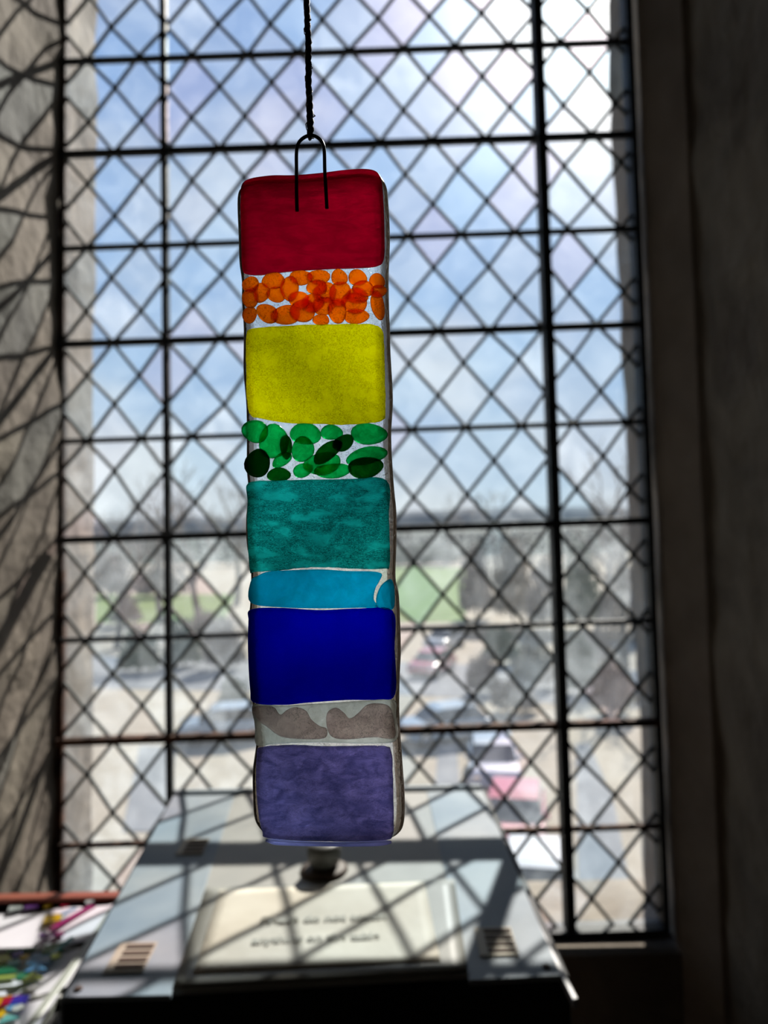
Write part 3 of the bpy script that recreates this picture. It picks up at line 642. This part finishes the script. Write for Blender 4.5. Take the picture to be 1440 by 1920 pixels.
def offcut(col, shp, row, px, py, rz, k=1, lift=0):
    key = (col, shp, row)
    assert key not in used, key
    used.add(key)
    w, h = SH[shp]; w *= k; h *= k; th = .003
    c = atz(px, py, TZ + .003)
    c.x = min(c.x, TXR - .03); u = (c.x - TXL - .01) / (TXR - .026 - TXL)
    lift += .014 * max(0, (u - .72) / .22) ** 1.6
    pts = [(-w / 2, -h / 2), (w / 2, -h * .4), (w * .45, h / 2), (-w * .5, h * .45)]
    if shp == 'wedge': pts = [(-w / 2, -h / 2), (w / 2, -h / 2), (-w * .1, h / 2)]
    if shp == 'chip': pts = [(-w / 2, -h * .2), (-w * .1, -h / 2), (w / 2, -h * .2), (w * .35, h / 2), (-w * .4, h * .4)]
    V = [Vector((c.x + x * math.cos(rz) - y * math.sin(rz), c.y + x * math.sin(rz) + y * math.cos(rz), TZ + .005 + lift)) for x, y in pts]
    o = bevel(MB().prism([v + Vector((0, 0, th)) for v in V], (0, 0, -th)).obj('glass_offcut', CG[col]), .0006)
    tag(o, f'{col} glass {shp} lying in the {row} row of the tray', 'glass offcut', 'glass offcuts in the sorting tray')
for a in [('amber yellow', 'square', 'back', 100, 1727, .2, 1.25), ('violet', 'square', 'back', 62, 1702, .1, 1), ('amber yellow', 'chip', 'back', 90, 1703, .5, 1), ('ruby', 'chip', 'back', 122, 1703, 0, 1), ('aqua', 'chip', 'back', 122, 1730, .4, 1),
          ('magenta', 'strip', 'back', 135, 1728, 1.05, 1.4), ('violet', 'sliver', 'back', 96, 1758, .1, 1), ('magenta', 'chip', 'back', 112, 1760, .3, 1), ('clear', 'square', 'back', 30, 1706, .3, 1), ('clear', 'chip', 'back', 168, 1701, .3, 1), ('sky blue', 'sliver', 'back', 128, 1715, .9, .8),
          ('lime', 'square', 'middle', 6, 1804, .2, 1.2), ('cobalt', 'chip', 'middle', 30, 1796, .3, 1.5), ('aqua', 'chip', 'middle', 24, 1812, .2, 1.4), ('amber yellow', 'chip', 'middle', 46, 1800, .1, 1), ('clear', 'chip', 'middle', 58, 1806, .8, 1.2), ('sky blue', 'square', 'middle', 78, 1806, .1, 1.5), ('aqua', 'strip', 'middle', 117, 1788, 1.3, .8), ('emerald', 'square', 'middle', 100, 1790, .3, 1.3),
          ('emerald', 'wedge', 'middle', 12, 1822, .2, 1.5), ('lime', 'strip', 'middle', 24, 1838, .1, .9), ('emerald', 'chip', 'middle', 44, 1838, .9, 1.5), ('lime', 'wedge', 'middle', 64, 1842, .2, 1.1), ('sky blue', 'wedge', 'middle', 70, 1824, .2, 1.2), ('lime', 'chip', 'middle', 106, 1808, .2, 1), ('emerald', 'sliver', 'middle', 40, 1786, .1, 1.2),
          ('amber yellow', 'square', 'front', 3, 1886, .3, 1), ('ruby', 'square', 'front', 20, 1888, .2, 1), ('cobalt', 'square', 'front', 38, 1892, .1, 1), ('sky blue', 'chip', 'front', 24, 1906, .1, 1.2), ('amber yellow', 'wedge', 'front', 6, 1914, .1, 1), ('clear', 'chip', 'front', 34, 1910, .5, 1.1), ('aqua', 'wedge', 'front', 16, 1926, .5, 1), ('orange', 'chip', 'front', -6, 1900, .5, 1)]:
    offcut(*a)
# ------------------------------------------------------------------ outdoors
GZ = O.z - 9.5
def gp(px, py): return atz(px, py, GZ)
M['gravel'] = pbr('pale gravel', (.27, .235, .18), (.36, .32, .25), .8, .95, bump=.3, bscale=6, lo=.3, hi=.7)
M['asphalt'] = pbr('worn asphalt and ground shade', (.15, .165, .18), (.19, .20, .21), .6, .9)
M['grass'] = pbr('grass', (.085, .15, .03), (.13, .21, .055), .25, .95)
M['far'] = pbr('haze tinted woodland', (.10, .125, .14), (.14, .165, .175), .012, 1)  # blue of the sky haze is mixed into the woodland colour
M['field'] = pbr('far field', (.07, .09, .08), (.10, .12, .10), .02, 1)
M['bark'] = pbr('bark', (.09, .075, .06), (.14, .12, .10), 3, .9)
M['twig'] = pbr('winter twigs', (.20, .17, .15), (.27, .23, .19), 2, .9)
M['leafg'] = pbr('dull green leaves', (.08, .11, .07), (.13, .16, .10), 1.5, .9)
M['leafd'] = pbr('dark hedge leaves', (.05, .07, .07), (.08, .10, .10), .2, .9)
M['leafb'] = pbr('brown dry leaves', (.22, .18, .13), (.32, .26, .18), 1.5, .9)
M['car_white'] = pbr('white car paint', (.50, .52, .54), rough=.25, coat=1)
M['car_red'] = pbr('pinkish red car paint', (.42, .06, .10), rough=.22, coat=1)
M['car_blue'] = pbr('pale blue car paint', (.26, .34, .41), rough=.25, coat=1)
M['car_grey'] = pbr('dark grey car paint', (.08, .09, .11), rough=.25, coat=1)
M['car_glass'] = pbr('car window', (.02, .025, .03), rough=.06, spec=1)
M['tyre'] = pbr('tyre', (.015, .015, .015), rough=.8)
M['chrome'] = pbr('chrome', (.8, .8, .8), rough=.12, metal=1)
M['wallstone'] = pbr('yard wall stone', (.21, .18, .14), (.28, .24, .19), 2, .95)
tag(obj('ground', [(-400, 3, GZ), (400, 3, GZ), (400, 200, GZ), (-400, 200, GZ), (-400, 3, GZ - .5), (400, 3, GZ - .5), (400, 200, GZ - .5), (-400, 200, GZ - .5)], [(0, 1, 2, 3), (7, 6, 5, 4), (0, 4, 5, 1), (2, 6, 7, 3), (1, 5, 6, 2), (0, 3, 7, 4)], M['gravel']), kind='structure')
tag(obj('far_field', [(-900, 200, GZ - .4), (900, 200, GZ - .4), (1400, 1200, GZ + 2), (-1400, 1200, GZ + 2), (-900, 200, GZ - 3), (900, 200, GZ - 3), (1400, 1200, GZ - 3), (-1400, 1200, GZ - 3)], [(0, 1, 2, 3), (7, 6, 5, 4), (0, 4, 5, 1), (2, 6, 7, 3), (1, 5, 6, 2), (0, 3, 7, 4)], M['field']), kind='structure')
def flat(name, pts, up, mat, label=None, cat=None, kind='structure'):
    P = [gp(*p) for p in pts]; P = [Vector((p.x, min(p.y, 195), GZ + up)) for p in P]
    o = MB().prism(P, (0, 0, -up - .05)).obj(name, mat); tag(o, label, cat, kind=kind); return o
flat('lawn', [(690, 1168), (872, 1166), (872, 1065), (735, 1062), (690, 1062)], .04, M['grass'])
flat('lawn', [(180, 1168), (420, 1168), (440, 1115), (180, 1115)], .04, M['grass'])
flat('drive_and_shade', [(230, 1560), (318, 1560), (330, 1400), (262, 1400)], .03, M['asphalt'])
flat('drive_and_shade', [(815, 1500), (865, 1500), (855, 1385), (822, 1385)], .03, M['asphalt'])
flat('drive_and_shade', [(1085, 1700), (1190, 1700), (1150, 1500), (1105, 1395), (1080, 1395)], .03, M['asphalt'])  # diagonal ground shadow, laid down as a blue-grey strip
flat('drive_and_shade', [(120, 1290), (700, 1300), (1250, 1330), (1250, 1260), (700, 1240), (120, 1230)], .02, M['asphalt'])
# hills
V = []; Fc = []; n = 60
for i in range(n + 1):
    x = -900 + 1800 * i / n; h = 20 + 9 * noise.noise(Vector((x * .004, 0, 3))) + 5 * noise.noise(Vector((x * .02, 5, 3)))
    V += [(x, 800, GZ - 2), (x, 830, GZ + h), (x, 1000, GZ - 2)]
for i in range(n): q = i * 3; Fc += [(q, q + 3, q + 4, q + 1), (q + 1, q + 4, q + 5, q + 2), (q, q + 2, q + 5, q + 3)]
tag(obj('hills', V, Fc, M['far'], smooth=True), kind='structure')
# bare trees
def tree_mesh(seed, h, spread):
    r = random.Random(seed); tr = MB(); tw = MB()
    def br(p, d, l, rad, dep):
        q = p; pts = [p]; dd = d.copy()
        for k in range(3):
            dd = (dd + Vector((r.gauss(0, .12), r.gauss(0, .12), r.gauss(.03, .06)))).normalized(); q = q + dd * l / 3; pts.append(q)
        (tr if dep < 2 else tw).tube(pts, [rad, rad * .85, rad * .7, rad * .55], 5 if dep < 2 else 3)
        if dep < 5:
            for k in range(3 if dep < 4 else 4):
                t = r.uniform(.4, 1); s = pts[1].lerp(pts[3], t) if k else pts[3]
                nd = (dd + Vector((r.uniform(-1, 1), r.uniform(-1, 1), r.uniform(-.2, .6))) * spread).normalized()
                br(s, nd, l * r.uniform(.55, .78), rad * .55, dep + 1)
    br(Vector((0, 0, 0)), Vector((0, 0, 1)), h * .34, h * .022, 0)
    return mesh('trunk', tr.V, tr.F, M['bark']), mesh('twigs', tw.V, tw.F, M['twig'])
TM = [tree_mesh(3, 10, .75), tree_mesh(8, 10, .62), tree_mesh(21, 10, .9)]
def place_tree(x, y, h, k, label):
    e = empty('bare_tree', (x, y, GZ), label, 'tree', 'leafless trees beyond the yard', rz=R.uniform(0, 6)); s = h / 10
    for nm, me in zip(('trunk', 'twigs'), TM[k]):
        o = bpy.data.objects.new(nm, me); COL.objects.link(o); o.parent = e; o.scale = (s, s, s)
        if nm == 'twigs': o['kind'] = 'stuff'
def px2x(px, Y): return at(px, 985, Y).x
for px, Y, h, k, lb in [(215, 60, 12.5, 0, 'tall leafless tree behind the pale stone jamb and first diamond panes'),
                        (300, 75, 15, 1, 'tall leafless tree seen behind the thinner upright bar'),
                        (375, 68, 16, 2, 'broad leafless tree between the thin bar and the sun catcher'),
                        (440, 90, 17, 0, 'far leafless tree just beside the green blobs of the sun catcher'),
                        (775, 160, 9, 1, 'small far tree beyond the green lawn'),
                        (838, 170, 16, 2, 'narrow distant tree beyond the lawn, small against the sky'),
                        (930, 150, 18, 0, 'rounded distant tree standing up against the pale sky'),
                        (1110, 55, 12, 1, 'leafless tree seen beside the thick upright bar'),
                        (1165, 48, 13.5, 2, 'leafless tree half hidden by the shaded stone jamb'),
                        (1000, 120, 9, 0, 'low distant tree behind the brown hedge')]:
    place_tree(px2x(px, Y), Y, h + 1.2, k, lb)
# shrubs
def bush_mesh(seed, n, mat):
    r = random.Random(seed); mb = MB()
    for i in range(n):
        a, b = r.uniform(0, 2 * PI), math.acos(r.uniform(-.2, 1)); k = r.uniform(.55, 1) * (1 + .25 * noise.noise(Vector((math.cos(a) * 2, math.sin(a) * 2, b * 2 + seed))))
        p = Vector((k * math.sin(b) * math.cos(a), k * math.sin(b) * math.sin(a), .15 + .85 * k * abs(math.cos(b))))
        s = .10; q = [p + Vector((r.uniform(-s, s), r.uniform(-s, s), r.uniform(-s, s))) for _ in range(3)]
        mb.add(q, [(0, 1, 2)])
    st = MB()
    for i in range(7):
        a = r.uniform(0, 6.3); st.tube([(0, 0, 0), (.25 * math.cos(a), .25 * math.sin(a), .4), (.5 * math.cos(a), .5 * math.sin(a), .85)], [.03, .02, .01], 4)
    return mesh('foliage', mb.V, mb.F, mat), mesh('stems', st.V, st.F, M['bark'])
BM = {'g': bush_mesh(1, 1500, M['leafg']), 'b': bush_mesh(2, 1300, M['leafb']), 't': bush_mesh(5, 1300, M['twig'])}
WORD = {'g': 'dull green', 'b': 'brown leaved', 't': 'twiggy grey brown'}
def bush(px, py, w, h, k, where):
    p = gp(px, py); W_ = w / FPX * p.y / 2; H_ = h / FPX * p.y
    e = empty('shrub', (p.x, p.y, GZ), f'{WORD[k]} shrub {where}', 'shrub', 'shrubs along the yard', rz=R.uniform(-.15, .15))
    for nm, me in zip(('foliage', 'stems'), BM[k]):
        o = bpy.data.objects.new(nm, me); COL.objects.link(o); o.parent = e; o.scale = (W_ * .92, W_ * .55, H_)
        if nm == 'foliage': o['kind'] = 'stuff'
for a in [(893, 1160, 72, 150, 't', 'against the right edge of the lawn'), (962, 1168, 84, 165, 'b', 'in the middle of the tall hedge behind the lawn'), (1022, 1184, 74, 150, 't', 'behind the thick upright bar at half height'),
          (1092, 1180, 84, 160, 'g', 'beside the thick upright bar, darkest of the hedge'), (1168, 1196, 90, 150, 't', 'at the end of the hedge near the shaded jamb'), (790, 1060, 160, 40, 'g', 'low and wide at the far end of the lawn'),
          (940, 1245, 80, 70, 'g', 'small and round in front of the hedge'), (905, 1300, 70, 80, 't', 'on the gravel before the hedge, near the small parked cars'), (1000, 1290, 95, 95, 'b', 'in the nearer row just short of the thick bar'), (965, 1335, 100, 70, 't', 'low at the edge of the gravel above the parked cars'),
          (1090, 1300, 90, 110, 'g', 'in the nearer row just beyond the thick bar'), (1150, 1340, 100, 115, 'b', 'in the nearer row touching the shaded jamb'), (1120, 1250, 70, 70, 't', 'between the two rows beyond the thick bar'),
          (205, 1120, 90, 95, 't', 'far off beside the lit stone jamb'), (262, 1260, 90, 80, 'g', 'round and dark beyond the thin upright bar, nearest the lit jamb'), (345, 1250, 85, 90, 'g', 'dark, straight above the pale kiln corner'), (420, 1255, 90, 110, 't', 'close beside the blue tile of the sun catcher'),
          (235, 1172, 70, 60, 'b', 'small, before the far lawn by the lit jamb'), (385, 1205, 80, 60, 'b', 'before the far lawn by the sun catcher'), (440, 1330, 70, 60, 'g', 'low beside the lower end of the blue tile'), (300, 1120, 110, 60, 't', 'far off behind the thin upright bar')]:
    bush(*a)
# hedgerow across the far side of the field
hr = random.Random(4); mb = MB()
for i in range(9000):
    x = hr.uniform(-150, 150); hh = 6.5 + 2.5 * noise.noise(Vector((x * .06, 0, 8))); z = hr.random() ** .7 * hh; y = 182 + hr.uniform(-2.2, 2.2)
    mb.add([(x + hr.uniform(-.8, .8), y + hr.uniform(-.6, .6), GZ + z + hr.uniform(-.6, .8)) for _ in range(3)], [(0, 1, 2)])
tag(mb.obj('hedge', M['leafd']), 'long dark hedge along the far edge of the field under the horizon', 'hedge', kind='stuff')
# parked cars
def car(px, py, rz, paint, label, Lc=4.1, Wc=1.75, Hc=1.45):
    p = gp(px, py); e = empty('car', (p.x, p.y, GZ + .03), label, 'car', 'cars parked on the gravel', rz=rz)
    def local(nm, mb, mat, par=e, sm=False):
        o = bpy.data.objects.new(nm, mesh(nm, mb.V, mb.F, mat, sm)); COL.objects.link(o); o.parent = par; return o
    def loft(prof, w0, w1=None, z0=.9, z1=1.45):      # side profile (x,z) lofted with tumblehome
        n = len(prof); V = []
        def hw(z): return w0 if w1 is None or z < z0 else w0 + (w1 - w0) * min(1, (z - z0) / (z1 - z0))
        for s in (-1, 1): V += [Vector((x, s * hw(z), z)) for x, z in prof]
        mb = MB(); mb.add(V, [list(range(n)), list(range(2 * n - 1, n - 1, -1))] + [(i, i + n, (i + 1) % n + n, (i + 1) % n) for i in range(n)]); return mb
    h = Lc / 2
    lower = [(-h, .35), (-h + .02, .62), (-h + .12, .82), (-h + .9, .92), (h - 1.0, .95), (h - .15, .86), (h, .62), (h - .02, .32), (h - .4, .22), (-h + .4, .22)]
    bevel(local('body', loft(lower, Wc / 2), M[paint]), .05, 3)
    cab = [(-h + .85, .90), (-h + 1.45, Hc - .06), (-h + 1.8, Hc), (h - 1.2, Hc), (h - .85, Hc - .05), (h - .35, .92)]
    bevel(local('cabin', loft(cab, Wc / 2 - .06, Wc / 2 - .2, .9, Hc), M['car_glass']), .04, 2)
    bevel(local('roof', loft([(-h + 1.38, Hc - .07), (-h + 1.75, Hc + .025), (h - 1.15, Hc + .025), (h - .78, Hc - .07)], Wc / 2 - .17), M[paint]), .03, 2)
    for sx in (-1, 1):
        for sy in (-1, 1):
            w = MB(); c = Vector((sx * (h - .78), sy * (Wc / 2 - .09), .31)); pr = [(.30, -.1), (.31, -.07), (.31, .07), (.30, .1)]
            w.lathe((0, 0, 0), pr, 20); w.V = [c + Vector((v.x, v.z, v.y)) for v in w.V]; wo_ = local('wheel', w, M['tyre'])
            hb = MB().lathe((0, 0, 0), [(.18, -.108), (.18, .108)], 16); hb.V = [c + Vector((v.x, v.z, v.y)) for v in hb.V]; local('hub_cap', hb, M['chrome'], wo_)
    for sy in (-1, 1):
        bevel(local('headlamp', MB().box((-h - .01, sy * .62 - .14, .60), (-h + .06, sy * .62 + .14, .74)), M['chrome']), .02)
        bevel(local('mirror', MB().box((-h + 1.15, sy * (Wc / 2 + .04) - .09, .92), (-h + 1.3, sy * (Wc / 2 + .04) + .09, 1.05)), M[paint]), .02)
    return e
car(968, 1572, math.radians(78), 'car_red', 'pinkish red car parked just behind the corner of the kiln lid')
car(925, 1458, math.radians(84), 'car_blue', 'pale blue car parked behind the pinkish red one')
car(1012, 1715, math.radians(80), 'car_white', 'white car closest to the window, low beside the thick bar')
car(835, 1215, math.radians(60), 'car_white', 'small distant white car beside the blue tile of the sun catcher')
car(812, 1262, math.radians(65), 'car_red', 'small distant red car in front of the white one')
car(835, 1385, math.radians(20), 'car_blue', 'distant pale blue car alone on the gravel between the bars')
car(425, 1385, math.radians(10), 'car_blue', 'pale blue car beside the foot of the blue tile, on the lit jamb side')
# low yard wall built of blocks
yw = empty('yard_wall', gp(940, 1200), 'low stone wall of rough blocks in front of the hedge', 'wall')
a, b = gp(840, 1196), gp(1260, 1205); n = int((b - a).length / .62); t = (b - a) / n
bms = [mesh('block', *(lambda m: (m.V, m.F))(MB().box((-.29, -.2, .01), (.29, .2, .27 + .01 * i))), M['wallstone']) for i in range(3)]
for row in range(3):
    for i in range(n - row % 2):
        o = bpy.data.objects.new('block', bms[R.randrange(3)]); COL.objects.link(o); o.parent = yw
        p = a + t * (i + .5 + .5 * (row % 2)) - yw.location; o.location = (p.x, p.y + R.uniform(-.02, .02), row * .28)
        o.rotation_euler[2] = math.atan2(t.y, t.x) + R.uniform(-.03, .03)
